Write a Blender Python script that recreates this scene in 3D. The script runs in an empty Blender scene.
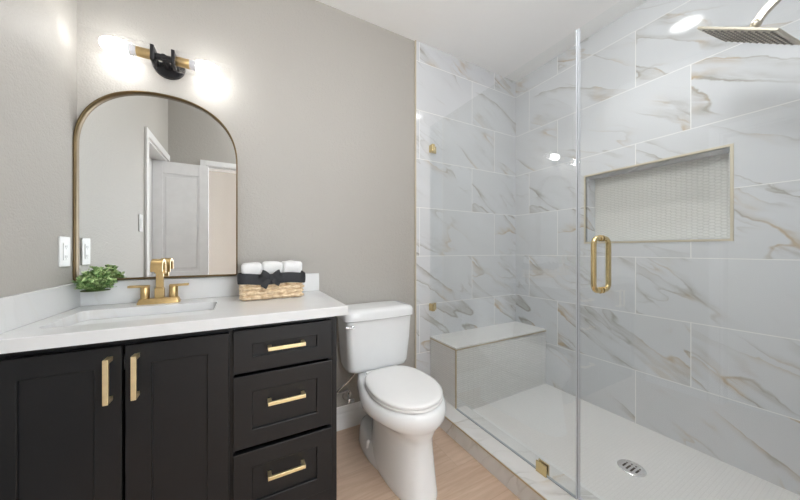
import bpy, bmesh, math, random
from mathutils import Vector, Matrix, Euler, noise as mnoise
R = math.radians
PI = math.pi
scene = bpy.context.scene
COL = scene.collection

# ------------------------------------------------------------------ camera, world, exposure
cam_d = bpy.data.cameras.new('camera')
cam_d.sensor_width = 36.0
cam_d.lens = 36.0 * 285.6 / 800.0
cam_d.clip_start = 0.02
cam = bpy.data.objects.new('camera', cam_d)
COL.objects.link(cam)
cam.location = (0.0, -1.75, 1.1228)
cam.rotation_euler = (R(90), 0, -0.5018)
scene.camera = cam

world = bpy.data.worlds.new('world')
scene.world = world
world.use_nodes = True
world.node_tree.nodes['Background'].inputs[0].default_value = (0.91, 0.96, 1.0, 1)
world.node_tree.nodes['Background'].inputs[1].default_value = 8.0

vs = scene.view_settings
vs.view_transform = 'Standard'
vs.look = 'None'
vs.gamma = 1.0
vs.exposure = 0.2
vs.use_curve_mapping = False
scene.cycles.diffuse_bounces = 6
scene.cycles.glossy_bounces = 6
scene.cycles.transparent_max_bounces = 16

P_LENS = 15.0         # glow of the recessed lenses themselves
P_FILL_GLOBE = 34.0         # glow of the added globe light near the doorway
P_BULB = 23.0         # emission strength of the vanity bulbs
W_SHOWER, W_HALL_FILL = 2.2, 2.2   # watts of the beams: shower downlight, added hall downlight

# ------------------------------------------------------------------ measures of the place (metres)
XL, XR = -0.6286, 2.144        # left wall, right (shower) wall
YF = -1.74                     # front wall; the back wall is y = 0
H = 2.625
XT = 1.087                     # where the tile begins on the back wall
XG = 1.209                     # plane of the shower glass
ZC = 0.881                     # counter top
ZS = 0.049                     # shower floor

# ------------------------------------------------------------------ material helpers
class NT:
    def __init__(self, name):
        self.m = bpy.data.materials.new(name)
        self.m.use_nodes = True
        self.t = self.m.node_tree
        self.b = self.t.nodes['Principled BSDF']
        self.out = self.t.nodes['Material Output']
    def n(self, typ, **kw):
        nd = self.t.nodes.new(typ)
        for k, v in kw.items():
            setattr(nd, k, v)
        return nd
    def l(self, a, b):
        self.t.links.new(a, b)
    def put(self, sock, v):
        if isinstance(v, (int, float)):
            sock.default_value = v
        elif isinstance(v, (tuple, list)):
            sock.default_value = v
        else:
            self.l(v, sock)
    def math(self, op, a, b=0.0, c=0.0, clamp=False):
        nd = self.n('ShaderNodeMath', operation=op, use_clamp=clamp)
        self.put(nd.inputs[0], a); self.put(nd.inputs[1], b); self.put(nd.inputs[2], c)
        return nd.outputs[0]
    def smooth(self, x, a, b, lo=0.0, hi=1.0):
        nd = self.n('ShaderNodeMapRange', interpolation_type='SMOOTHSTEP')
        self.put(nd.inputs[0], x)
        for i, v in enumerate((a, b, lo, hi)):
            nd.inputs[1 + i].default_value = v
        return nd.outputs[0]
    def xyz(self, x, y, z=0.0):
        nd = self.n('ShaderNodeCombineXYZ')
        self.put(nd.inputs[0], x); self.put(nd.inputs[1], y); self.put(nd.inputs[2], z)
        return nd.outputs[0]
    def sep(self, v):
        nd = self.n('ShaderNodeSeparateXYZ'); self.l(v, nd.inputs[0])
        return nd.outputs
    def noise(self, vec, scale, detail=3.0, rough=0.5, dist=0.0, col=False):
        nd = self.n('ShaderNodeTexNoise')
        if vec is not None:
            self.l(vec, nd.inputs['Vector'])
        nd.inputs['Scale'].default_value = scale
        nd.inputs['Detail'].default_value = detail
        nd.inputs['Roughness'].default_value = rough
        nd.inputs['Distortion'].default_value = dist
        return nd.outputs['Color' if col else 'Fac']
    def mix(self, f, a, b):
        nd = self.n('ShaderNodeMix', data_type='RGBA')
        self.put(nd.inputs[0], f)
        for s, v in ((nd.inputs[6], a), (nd.inputs[7], b)):
            if isinstance(v, tuple):
                s.default_value = (*v, 1) if len(v) == 3 else v
            else:
                self.l(v, s)
        return nd.outputs[2]
    def coord(self, kind='Object'):
        return self.n('ShaderNodeTexCoord').outputs[kind]
    def bump(self, h, strength=0.3, dist=0.01):
        nd = self.n('ShaderNodeBump')
        nd.inputs['Strength'].default_value = strength
        nd.inputs['Distance'].default_value = dist
        self.put(nd.inputs['Height'], h)
        self.l(nd.outputs[0], self.b.inputs['Normal'])
    def base(self, c, rough=0.5, metal=0.0, spec=0.5):
        if isinstance(c, tuple):
            self.b.inputs['Base Color'].default_value = (*c, 1)
        else:
            self.l(c, self.b.inputs['Base Color'])
        self.put(self.b.inputs['Roughness'], rough)
        self.b.inputs['Metallic'].default_value = metal
        self.b.inputs['Specular IOR Level'].default_value = spec
        return self

def plain(name, c, rough=0.5, metal=0.0, spec=0.5, var=0.04, scale=14.0):
    """A plain material with a faint procedural variation of tone."""
    k = NT(name)
    n = k.noise(k.coord('Object'), scale, 3)
    f = k.smooth(n, 0.3, 0.7)
    lo = tuple(x * (1 - var) for x in c)
    k.base(k.mix(f, lo, c), rough, metal, spec)
    return k.m

def emitter(name, c, s):
    k = NT(name)
    k.base((0.9, 0.9, 0.9), 0.4)
    k.b.inputs['Emission Color'].default_value = (*c, 1)
    k.b.inputs['Emission Strength'].default_value = s
    return k.m

def wall_paint(name, c, bump=0.25, scale=130.0):
    k = NT(name)
    o = k.coord('Object')
    a = k.noise(o, scale, 3, 0.55)
    b = k.noise(o, scale * 0.35, 2, 0.5)
    hgt = k.math('ADD', a, k.math('MULTIPLY', b, 0.8))
    k.base(k.mix(k.noise(o, 3.0, 2), tuple(x * 0.985 for x in c), c), 0.55, 0, 0.35)
    k.bump(hgt, bump, 0.006)
    return k.m

def vein_color(k, p, base_c, grey_c, gold_c, amount=1.0):
    """Marble colour for a 2-D position p (vector): soft diagonal veins of grey and gold."""
    rot = k.n('ShaderNodeVectorRotate', rotation_type='Z_AXIS')
    k.l(p, rot.inputs['Vector'])
    rot.inputs['Angle'].default_value = R(30)
    s = k.sep(rot.outputs[0])
    q = k.xyz(k.math('MULTIPLY', s[0], 0.55), k.math('MULTIPLY', s[1], 2.3), s[2])
    wob = k.noise(p, 4.0, 5, 0.62, 0.0, True)
    wq = k.n('ShaderNodeVectorMath', operation='MULTIPLY_ADD')
    k.l(wob, wq.inputs[0]); wq.inputs[1].default_value = (0.10, 0.20, 0.0); k.l(q, wq.inputs[2])
    q = wq.outputs[0]
    n1 = k.noise(q, 1.9, 2, 0.45, 0.0)
    c1 = k.math('SUBTRACT', n1, 0.5)
    fine = k.smooth(k.math('ABSOLUTE', c1), 0.0, 0.011, 1.0, 0.0)
    broad = k.math('MULTIPLY', k.smooth(c1, 0.0, 0.085, 1.0, 0.0), k.smooth(c1, -0.012, 0.0, 0.0, 1.0))
    m1 = k.smooth(k.noise(p, 1.9, 2, 0.5), 0.40, 0.60)
    n2 = k.noise(q, 3.3, 2, 0.5, 0.0)
    c2 = k.math('SUBTRACT', n2, 0.46)
    thin = k.smooth(k.math('ABSOLUTE', c2), 0.0, 0.012, 1.0, 0.0)
    soft2 = k.math('MULTIPLY', k.smooth(c2, 0.0, 0.06, 1.0, 0.0), k.smooth(c2, -0.012, 0.0, 0.0, 1.0))
    m2 = k.smooth(k.noise(p, 2.6, 2, 0.5), 0.46, 0.62)
    sq = k.xyz(k.math('MULTIPLY', s[0], 1.1), k.math('MULTIPLY', s[1], 7.0), s[2])
    streak = k.noise(sq, 3.0, 5, 0.65, 0.5)
    bs = k.math('MULTIPLY', broad, k.smooth(streak, 0.34, 0.64))
    v = k.math('ADD', k.math('MULTIPLY', k.math('MULTIPLY', fine, 0.58), m1),
               k.math('MULTIPLY', k.math('MULTIPLY', bs, 0.72), m1))
    v = k.math('ADD', v, k.math('MULTIPLY', k.math('ADD', k.math('MULTIPLY', thin, 0.26), k.math('MULTIPLY', soft2, 0.24)), m2))
    v = k.math('MULTIPLY', v, amount, clamp=True)
    gold = k.smooth(k.noise(p, 3.7, 2, 0.5), 0.5, 0.62)
    vc = k.mix(gold, grey_c, gold_c)
    cloud = k.smooth(k.noise(q, 1.1, 3, 0.5), 0.35, 0.7)
    bc = k.mix(cloud, tuple(x * 0.955 for x in base_c), base_c)
    return k.mix(v, bc, vc)

TROW, TLEN = 0.351, 0.752
def marble_tile(name):
    """Large-format marble tile in running bond with a third offset; UV in metres."""
    k = NT(name)
    uv = k.coord('UV')
    s = k.sep(uv)
    r_ = k.math('DIVIDE', k.math('SUBTRACT', s[1], 0.026), TROW)
    row = k.math('FLOOR', r_)
    fr = k.math('SUBTRACT', r_, row)
    par = k.math('FLOORED_MODULO', row, 2.0)
    c_ = k.math('DIVIDE', k.math('SUBTRACT', s[0], k.math('MULTIPLY', par, 0.25)), TLEN)
    colm = k.math('FLOOR', c_)
    fc = k.math('SUBTRACT', c_, colm)
    wn = k.n('ShaderNodeTexWhiteNoise', noise_dimensions='2D')
    k.l(k.xyz(k.math('ADD', colm, 3.7), k.math('ADD', row, 11.3)), wn.inputs['Vector'])
    rnd = k.sep(wn.outputs['Color'])
    p = k.xyz(k.math('ADD', k.math('MULTIPLY', fc, TLEN), k.math('MULTIPLY', rnd[0], 37.0)),
              k.math('ADD', k.math('MULTIPLY', fr, TROW), k.math('MULTIPLY', rnd[1], 41.0)),
              k.math('MULTIPLY', rnd[2], 9.0))
    marble = vein_color(k, p, (0.70, 0.72, 0.745), (0.41, 0.40, 0.375), (0.53, 0.44, 0.33))
    er = k.math('MULTIPLY', k.math('MINIMUM', fr, k.math('SUBTRACT', 1.0, fr)), TROW)
    ec = k.math('MULTIPLY', k.math('MINIMUM', fc, k.math('SUBTRACT', 1.0, fc)), TLEN)
    e = k.math('MINIMUM', er, ec)
    g = k.smooth(e, 0.0014, 0.0026, 1.0, 0.0)
    k.base(k.mix(g, marble, (0.86, 0.86, 0.85)), k.math('ADD', 0.09, k.math('MULTIPLY', g, 0.5)), 0, 0.5)
    k.bump(k.math('SUBTRACT', 1.0, g), 0.25, 0.002)
    return k.m

def marble_slab(name, base_c, amount, rough=0.15, grey=(0.5, 0.49, 0.47), gold=(0.55, 0.49, 0.40), k_scale=1.0):
    k = NT(name)
    o = k.coord('Object')
    s = k.sep(o)
    p = k.xyz(k.math('MULTIPLY', k.math('SUBTRACT', s[0], k.math('MULTIPLY', s[2], 0.7)), k_scale),
              k.math('MULTIPLY', k.math('ADD', s[1], k.math('MULTIPLY', s[2], 0.8)), k_scale), 2.3)
    k.base(vein_color(k, p, base_c, grey, gold, amount), rough, 0, 0.5)
    return k.m

def glass_mat(name, tint=(0.97, 0.98, 0.98), gain=1.7):
    """Clear sheet glass: straight-through transmission and Fresnel reflection on its outer faces."""
    k = NT(name)
    k.t.nodes.remove(k.b)
    tr = k.n('ShaderNodeBsdfTransparent'); tr.inputs[0].default_value = (*tint, 1)
    gl = k.n('ShaderNodeBsdfGlossy'); gl.inputs['Roughness'].default_value = 0.0
    gl.inputs['Color'].default_value = (1, 1, 1, 1)
    fr = k.n('ShaderNodeFresnel'); fr.inputs['IOR'].default_value = 1.5
    geo = k.n('ShaderNodeNewGeometry')
    f = k.math('MULTIPLY', fr.outputs[0], k.math('SUBTRACT', 1.0, geo.outputs['Backfacing']))
    f = k.math('MULTIPLY', f, gain, clamp=True)
    mx = k.n('ShaderNodeMixShader')
    k.l(f, mx.inputs[0]); k.l(tr.outputs[0], mx.inputs[1]); k.l(gl.outputs[0], mx.inputs[2])
    k.l(mx.outputs[0], k.out.inputs[0])
    return k.m

def wood_floor(name):
    k = NT(name)
    s = k.sep(k.coord('Object'))
    W, L = 0.225, 1.5
    r_ = k.math('DIVIDE', k.math('ADD', s[1], 5.03), W)
    row = k.math('FLOOR', r_); fr = k.math('SUBTRACT', r_, row)
    c_ = k.math('ADD', k.math('DIVIDE', k.math('ADD', s[0], 7.0), L), k.math('MULTIPLY', row, 0.37))
    cl = k.math('FLOOR', c_); fc = k.math('SUBTRACT', c_, cl)
    wn = k.n('ShaderNodeTexWhiteNoise', noise_dimensions='2D'); k.l(k.xyz(row, cl), wn.inputs['Vector'])
    rnd = wn.outputs['Value']
    p = k.xyz(k.math('MULTIPLY', s[0], 2.2), k.math('MULTIPLY', s[1], 26.0), k.math('MULTIPLY', rnd, 17.0))
    grain = k.noise(p, 1.6, 5, 0.6, 0.8)
    knots = k.noise(k.xyz(k.math('MULTIPLY', s[0], 2.0), k.math('MULTIPLY', s[1], 7.0), rnd), 1.5, 3, 0.5, 1.5)
    c = k.mix(k.smooth(grain, 0.25, 0.75), (0.50, 0.355, 0.255), (0.62, 0.465, 0.355))
    c = k.mix(k.smooth(knots, 0.5, 0.75, 0, 0.45), c, (0.45, 0.31, 0.22))
    c = k.mix(k.math('MULTIPLY', rnd, 0.35), c, (0.66, 0.52, 0.41))
    e = k.math('MINIMUM', k.math('MULTIPLY', k.math('MINIMUM', fr, k.math('SUBTRACT', 1.0, fr)), W),
               k.math('MULTIPLY', k.math('MINIMUM', fc, k.math('SUBTRACT', 1.0, fc)), L))
    g = k.smooth(e, 0.0005, 0.002, 1.0, 0.0)
    k.base(k.mix(k.math('MULTIPLY', g, 0.3), c, (0.30, 0.20, 0.13)), 0.45, 0, 0.4)
    k.bump(grain, 0.06, 0.003)
    return k.m

def mosaic(name, c, grout, w, h, strength=0.25, axis='xy', contrast=1.0, gap=0.0016):
    k = NT(name)
    s = k.sep(k.coord('Object'))
    a, b = {'xy': (s[0], s[1]), 'xz': (s[0], s[2]), 'yz': (s[1], s[2]),
            'front': (k.math('ADD', s[0], s[1]), s[2])}[axis]
    br = k.n('ShaderNodeTexBrick')
    k.l(k.xyz(a, b), br.inputs['Vector'])
    br.inputs['Scale'].default_value = 1.0
    br.inputs['Brick Width'].default_value = w
    br.inputs['Row Height'].default_value = h
    br.inputs['Mortar Size'].default_value = gap
    br.inputs['Mortar Smooth'].default_value = 0.6
    br.inputs['Color1'].default_value = (*c, 1)
    br.inputs['Color2'].default_value = (*(x * (1 - 0.03 * contrast) for x in c), 1)
    br.inputs['Mortar'].default_value = (*grout, 1)
    k.base(br.outputs['Color'], 0.3, 0, 0.45)
    k.bump(k.math('SUBTRACT', 1.0, br.outputs['Fac']), strength, 0.003)
    return k.m

M = {}
M['paint'] = wall_paint('greige_paint', (0.44, 0.422, 0.392), 0.34)
M['hall_paint'] = wall_paint('warm_hall_paint', (0.42, 0.38, 0.34), 0.2)
M['ceiling'] = wall_paint('ceiling_paint', (0.96, 0.96, 0.955), 0.12, 90)
M['tile'] = marble_tile('marble_wall_tile')
M['floor'] = wood_floor('light_oak_planks')
M['trim'] = plain('white_trim_paint', (0.80, 0.80, 0.80), 0.35)
M['door'] = plain('white_door_paint', (0.86, 0.86, 0.87), 0.35)
M['black'] = plain('black_cabinet_paint', (0.0095, 0.0098, 0.0112), 0.40, 0, 0.4, 0.1)
M['dark'] = plain('dark_cabinet_inside', (0.008, 0.008, 0.009), 0.7)
M['quartz'] = marble_slab('white_quartz', (0.725, 0.732, 0.735), 0.35, 0.22, (0.6, 0.6, 0.6), (0.66, 0.63, 0.58), 1.3)
M['curb'] = marble_slab('curb_marble', (0.76, 0.755, 0.745), 1.0, 0.2, (0.45, 0.44, 0.41), (0.55, 0.44, 0.32), 1.0)
M['ceramic'] = plain('white_ceramic', (0.82, 0.835, 0.845), 0.10, 0, 0.5, 0.01)
M['seat'] = plain('white_seat_plastic', (0.85, 0.85, 0.85), 0.22, 0, 0.5, 0.01)
M['gold'] = plain('brushed_gold', (0.64, 0.46, 0.22), 0.38, 1.0, 0.5, 0.12, 40)
M['pull'] = plain('satin_brass', (0.98, 0.82, 0.50), 0.42, 1.0, 0.5, 0.08, 40)
M['champagne'] = plain('champagne_brass', (0.75, 0.60, 0.32), 0.22, 1.0, 0.5, 0.06, 40)
M['trimgold'] = plain('gold_edge_trim', (0.62, 0.52, 0.36), 0.35, 1.0, 0.5, 0.05, 40)
M['beigetrim'] = plain('beige_edge_trim', (0.68, 0.62, 0.49), 0.4, 0.4)
M['frame'] = plain('antique_brass_frame', (0.17, 0.12, 0.062), 0.38, 1.0, 0.5, 0.1, 30)
M['chrome'] = plain('chrome', (0.86, 0.86, 0.87), 0.2, 1.0, 0.5, 0.03)
M['nickel'] = plain('warm_brushed_nickel', (0.60, 0.55, 0.46), 0.38, 1.0, 0.5, 0.08, 40)
M['blackmetal'] = plain('black_metal', (0.03, 0.03, 0.033), 0.35, 0.4, 0.5)
M['mirror'] = NT('mirror_glass').base((0.93, 0.94, 0.93), 0.0, 1.0).m
M['glass'] = glass_mat('shower_glass')
M['tube'] = glass_mat('light_tube_glass', (0.985, 0.985, 0.985), 1.2)
M['seal'] = plain('clear_vinyl_seal', (0.62, 0.65, 0.70), 0.2)
M['glassedge'] = plain('polished_glass_edge', (0.36, 0.40, 0.42), 0.1, 0, 0.6)
M['bulb'] = emitter('lit_bulb', (1.0, 0.99, 0.98), P_BULB)
M['lens_shower'] = emitter('lit_shower_downlight', (1.0, 0.99, 0.98), P_LENS)
M['fill_globe'] = emitter('fill_globe_glow', (0.98, 0.99, 1.0), P_FILL_GLOBE)
M['lens_hall_fill'] = emitter('added_hall_downlight', (1.0, 0.93, 0.84), P_LENS)
M['showerfloor'] = mosaic('white_shower_mosaic', (0.80, 0.80, 0.79), (0.74, 0.74, 0.73), 0.03, 0.015, 0.12, 'xy', 0.6)
M['benchface'] = mosaic('ribbed_bench_tile', (0.84, 0.84, 0.825), (0.70, 0.70, 0.685), 0.09, 0.0135, 0.8, 'front', 1.6, 0.0022)
M['benchtop'] = marble_slab('bench_top_stone', (0.82, 0.815, 0.80), 0.12, 0.3)
M['hex'] = plain('white_hex_mosaic', (0.80, 0.80, 0.77), 0.18, 0, 0.5, 0.03, 60)
M['hexgrout'] = plain('mosaic_grout', (0.68, 0.68, 0.65), 0.8)
M['pot'] = plain('matte_white_pot', (0.90, 0.90, 0.89), 0.35)
M['soil'] = plain('potting_soil', (0.10, 0.13, 0.05), 0.9)
M['ribbon'] = plain('charcoal_ribbon', (0.035, 0.036, 0.040), 0.6, 0, 0.3, 0.2, 200)
M['plate'] = plain('white_switch_plate', (0.62, 0.62, 0.61), 0.35)
M['slot'] = plain('dark_slots', (0.02, 0.02, 0.02), 0.6)
M['socketwhite'] = plain('white_socket', (0.72, 0.72, 0.76), 0.35)

def leaf_mat():
    k = NT('green_leaves')
    o = k.coord('Object')
    f = k.noise(o, 55.0, 2)
    c = k.mix(k.smooth(f, 0.35, 0.65), (0.15, 0.30, 0.09), (0.56, 0.68, 0.34))
    k.base(c, 0.45, 0, 0.4)
    return k.m
M['leaf'] = leaf_mat()
M['stem'] = plain('green_stems', (0.12, 0.2, 0.06), 0.6)

def wicker_mat():
    k = NT('natural_wicker')
    o = k.coord('Object')
    s = k.sep(o)
    f = k.noise(k.xyz(k.math('MULTIPLY', s[0], 40.0), k.math('MULTIPLY', s[1], 40.0), k.math('MULTIPLY', s[2], 160.0)), 1.0, 4, 0.6)
    g = k.noise(o, 28.0, 2)
    c = k.mix(k.smooth(f, 0.3, 0.7), (0.58, 0.41, 0.24), (0.90, 0.76, 0.56))
    c = k.mix(k.smooth(g, 0.55, 0.75, 0, 0.6), c, (0.34, 0.20, 0.10))
    k.base(c, 0.6, 0, 0.3)
    return k.m
M['wicker'] = wicker_mat()

def towel_mat():
    k = NT('white_terry')
    n = k.noise(k.coord('Object'), 320.0, 3)
    k.base((0.86, 0.86, 0.86), 0.9, 0, 0.1)
    k.bump(n, 0.6, 0.004)
    return k.m
M['towel'] = towel_mat()

# ------------------------------------------------------------------ mesh helpers
def world_loc(o):
    v = Vector((0, 0, 0))
    while o:
        v += o.location
        o = o.parent
    return v

def obj(name, bm, mat, parent=None, smooth=None, uv=None):
    """Links a bmesh (in world coordinates) as one mesh object; smooth = auto-smooth angle in degrees."""
    bmesh.ops.recalc_face_normals(bm, faces=bm.faces)
    if parent is not None:
        off = world_loc(parent)
    else:
        vv = [v.co for v in bm.verts]
        off = Vector(((min(v.x for v in vv) + max(v.x for v in vv)) / 2,
                      (min(v.y for v in vv) + max(v.y for v in vv)) / 2, min(v.z for v in vv)))
    for v in bm.verts:
        v.co -= off
    me = bpy.data.meshes.new(name)
    if smooth:
        for f in bm.faces:
            f.smooth = True
        for e in bm.edges:
            if len(e.link_faces) == 2 and e.calc_face_angle(0) > R(smooth):
                e.smooth = False
    bm.to_mesh(me)
    bm.free()
    for m in (mat if isinstance(mat, list) else [mat]):
        me.materials.append(m)
    o = bpy.data.objects.new(name, me)
    COL.objects.link(o)
    if parent is not None:
        o.parent = parent
    else:
        o.location = off
    return o

def thing(name, label, cat, loc, group=None):
    o = bpy.data.objects.new(name, None)
    o.empty_display_size = 0.05
    COL.objects.link(o)
    o.location = loc
    return tag(o, label, cat, group)

def tag(o, label, cat, group=None):
    o['label'] = label
    o['category'] = cat
    if group:
        o['group'] = group
    return o

def struct(name, bm, mat, parent=None, smooth=None):
    o = obj(name, bm, mat, parent, smooth)
    if parent is None:
        o['kind'] = 'structure'
    return o

def B():
    return bmesh.new()

def box(bm, x0, x1, y0, y1, z0, z1, bev=0.0, seg=2):
    r = bmesh.ops.create_cube(bm, size=1.0)
    vs_ = r['verts']
    for v in vs_:
        v.co = Vector(((x0 + x1) / 2 + v.co.x * (x1 - x0), (y0 + y1) / 2 + v.co.y * (y1 - y0),
                       (z0 + z1) / 2 + v.co.z * (z1 - z0)))
    if bev > 0:
        es = list({e for v in vs_ for e in v.link_edges})
        bmesh.ops.bevel(bm, geom=es, offset=bev, segments=seg, affect='EDGES', profile=0.5)
    return bm

def quad(bm, *pts):
    bm.faces.new([bm.verts.new(p) for p in pts])
    return bm

def frame_of(d):
    d = Vector(d).normalized()
    up = Vector((0, 0, 1)) if abs(d.z) < 0.95 else Vector((1, 0, 0))
    a = d.cross(up).normalized()
    return a, a.cross(d).normalized()

def rings(bm, rs, cap=True, closed=False):
    """Skins a list of rings (lists of points of equal length)."""
    vr = [[bm.verts.new(p) for p in r] for r in rs]
    n = len(vr[0])
    m = len(vr)
    for i in range(m if closed else m - 1):
        a, b = vr[i], vr[(i + 1) % m]
        for j in range(n):
            bm.faces.new((a[j], a[(j + 1) % n], b[(j + 1) % n], b[j]))
    if cap and not closed:
        bm.faces.new(vr[0][::-1])
        bm.faces.new(vr[-1])
    return bm

def tube(bm, pts, r, seg=12, cap=True, closed=False, prof=None):
    """Sweeps a round (or given 2-D) profile along points with parallel transport."""
    pts = [Vector(p) for p in pts]
    n = len(pts)
    rr = r if isinstance(r, (list, tuple)) else [r] * n
    out = []
    a = None
    for i in range(n):
        if closed:
            d = (pts[(i + 1) % n] - pts[i - 1]).normalized()
        else:
            d = (pts[min(i + 1, n - 1)] - pts[max(i - 1, 0)]).normalized()
        if a is None:
            a, b = frame_of(d)
        else:
            a = (a - d * a.dot(d)).normalized()
            b = a.cross(d).normalized()
        if prof:
            out.append([pts[i] + a * x + b * y for x, y in prof])
        else:
            out.append([pts[i] + (a * math.cos(t) + b * math.sin(t)) * rr[i]
                        for t in [2 * PI * j / seg for j in range(seg)]])
    return rings(bm, out, cap, closed)

def cyl(bm, p0, p1, r, seg=24, r1=None, bev=0.0):
    p0, p1 = Vector(p0), Vector(p1)
    d = (p1 - p0)
    L = d.length
    u = d / L
    r1 = r if r1 is None else r1
    if bev > 0:
        st = [(0, r - bev), (bev * 0.3, r - bev * 0.3), (bev, r), (L - bev, r1), (L - bev * 0.3, r1 - bev * 0.3), (L, r1 - bev)]
    else:
        st = [(0, r), (L, r1)]
    a, b = frame_of(u)
    rs = [[p0 + u * t + (a * math.cos(2 * PI * j / seg) + b * math.sin(2 * PI * j / seg)) * q for j in range(seg)] for t, q in st]
    return rings(bm, rs)

def lathe(bm, c, prof, seg=32):
    """Profile (radius, z) turned about a vertical axis through c."""
    rs = [[Vector((c[0] + r * math.cos(2 * PI * j / seg), c[1] + r * math.sin(2 * PI * j / seg), c[2] + z)) for j in range(seg)]
          for r, z in prof]
    return rings(bm, rs)

def smooth_pts(pts, n=8):
    """Catmull-Rom through points."""
    P = [Vector(p) for p in pts]
    P = [P[0] * 2 - P[1]] + P + [P[-1] * 2 - P[-2]]
    out = []
    for i in range(1, len(P) - 2):
        for k in range(n):
            t = k / n
            a, b, c, d = P[i - 1], P[i], P[i + 1], P[i + 2]
            out.append(0.5 * ((2 * b) + (c - a) * t + (2 * a - 5 * b + 4 * c - d) * t * t + (3 * b - a - 3 * c + d) * t ** 3))
    out.append(P[-2])
    return out

def prism(bm, outline, depth_vec):
    """Extrudes a planar outline (3-D points) along a vector."""
    dv = Vector(depth_vec)
    return rings(bm, [[Vector(p) for p in outline], [Vector(p) + dv for p in outline]])

def uv_wall(o, fn):
    me = o.data
    lay = me.uv_layers.new(name='UVMap')
    off = world_loc(o)
    for lp in me.loops:
        lay.data[lp.index].uv = fn(me.vertices[lp.vertex_index].co + off)

# ================================================================== the room
T = 0.12
# floor of the bathroom and of the hall beyond the doorway
struct('floor', box(B(), XL - 0.75, 2.3, -3.4, 0.12, -0.1, 0.0), M['floor'])
struct('ceiling', box(B(), XL - 0.75, XR + T, -3.4, T, H, H + 0.1), M['ceiling'])
struct('wall_back', box(B(), XL - T, XR + T, 0.0, T, 0.0, H), M['paint'])
# left wall with a doorway beside the front wall
LD0, LD1, LDH = -1.05, -1.70, 1.965          # opening on the left wall
bm = box(B(), XL - T, XL, LD0, 0.0, 0.0, H)
box(bm, XL - T, XL, YF - T, LD0, LDH, H)
box(bm, XL - T, XL, YF - T, LD1, 0.0, LDH)
struct('wall_left', bm, M['paint'])
# front wall: the camera stands in its doorway
FD0, FD1 = -0.33, 0.86
bm = box(B(), XL, FD0, YF - T, YF, 0.0, H)
box(bm, FD1, XR + T, YF - T, YF, 0.0, H)
box(bm, FD0, FD1, YF - T, YF, LDH, H)
struct('wall_front', bm, M['paint'])
# right wall with the recess for the niche
NY0, NY1, NZ0, NZ1, ND = -1.292, -0.606, 1.180, 1.640, 0.105
bm = box(B(), XR, XR + T, YF - T, NY0, 0.0, H)
box(bm, XR, XR + T, NY1, 0.0, 0.0, H)
box(bm, XR, XR + T, NY0, NY1, 0.0, NZ0)
box(bm, XR, XR + T, NY0, NY1, NZ1, H)
box(bm, XR + ND + 0.012, XR + T, NY0, NY1, NZ0, NZ1)
struct('wall_right', bm, M['paint'])

# marble tile facing of the shower (thin slabs on the walls)
TT = 0.010
o = struct('trim_1', box(B(), XT, XR, -TT, 0.0, 0.0, H), M['tile'])
uv_wall(o, lambda p: (p.x - 1.618, p.z))
bm = box(B(), XR - TT, XR, YF, NY0, 0.0, H)
box(bm, XR - TT, XR, NY1, -TT, 0.0, H)
box(bm, XR - TT, XR, NY0, NY1, 0.0, NZ0)
box(bm, XR - TT, XR, NY0, NY1, NZ1, H)
# the lining of the niche: sill, head and two cheeks
box(bm, XR, XR + ND, NY0, NY1, NZ0 - 0.001, NZ0 + 0.004)
box(bm, XR, XR + ND, NY0, NY1, NZ1 - 0.004, NZ1 + 0.001)
box(bm, XR, XR + ND, NY0, NY0 + 0.004, NZ0, NZ1)
box(bm, XR, XR + ND, NY1 - 0.004, NY1, NZ0, NZ1)
o = struct('trim_2', bm, M['tile'])
uv_wall(o, lambda p: (-p.y - 0.147 + (p.x - XR if p.x > XR else 0), p.z))
o = struct('trim_3', box(B(), XT, XR - TT, YF, YF + TT, 0.0, H), M['tile'])
uv_wall(o, lambda p: (p.x - 1.4, p.z))

# niche: mosaic back and gold edge trim
t = bpy.data.objects.new('trim_4', None); COL.objects.link(t); t.location = (XR + ND, (NY0 + NY1) / 2, NZ0); t['kind'] = 'structure'
obj('mosaic_backing', box(B(), XR + ND, XR + ND + 0.012, NY0, NY1, NZ0, NZ1), M['hexgrout'], t)
bm = B()
hw, hh = 0.0150, 0.0085           # half width and half height of an elongated hexagon
px_, pz_ = 2 * hw * 0.76, 2 * hh
cols = int((NY1 - NY0) / px_) + 2
rows_ = int((NZ1 - NZ0) / pz_) + 2
for i in range(cols):
    for j in range(rows_):
        cy = NY0 + i * px_
        cz = NZ0 + j * pz_ + (hh if i % 2 else 0)
        pts = []
        for (a, b) in ((-1, 0), (-0.5, 1), (0.5, 1), (1, 0), (0.5, -1), (-0.5, -1)):
            pts.append((min(max(cy + a * (hw - 0.0009), NY0), NY1), min(max(cz + b * (hh - 0.0009), NZ0), NZ1)))
        if max(p[0] for p in pts) - min(p[0] for p in pts) < 0.004 or max(p[1] for p in pts) - min(p[1] for p in pts) < 0.004:
            continue
        my = sum(p[0] for p in pts) / 6; mz = sum(p[1] for p in pts) / 6
        base = [Vector((XR + ND, y, z)) for y, z in pts]
        top = [Vector((XR + ND - 0.003, my + (y - my) * 0.86, mz + (z - mz) * 0.86)) for y, z in pts]
        vb = [bm.verts.new(p) for p in base]; vt = [bm.verts.new(p) for p in top]
        bm.faces.new(vt)
        for q in range(6):
            bm.faces.new((vb[q], vb[(q + 1) % 6], vt[(q + 1) % 6], vt[q]))
obj('hex_mosaic', bm, M['hex'], t)
bm = B()
tw, x0, x1 = 0.0125, XR - TT - 0.003, XR + 0.004
box(bm, x0, x1, NY0 - tw, NY1 + tw, NZ1, NZ1 + tw, 0.001, 1)
box(bm, x0, x1, NY0 - tw, NY1 + tw, NZ0 - tw, NZ0, 0.001, 1)
box(bm, x0, x1, NY0 - tw, NY0, NZ0, NZ1, 0.001, 1)
box(bm, x0, x1, NY1, NY1 + tw, NZ0, NZ1, 0.001, 1)
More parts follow.
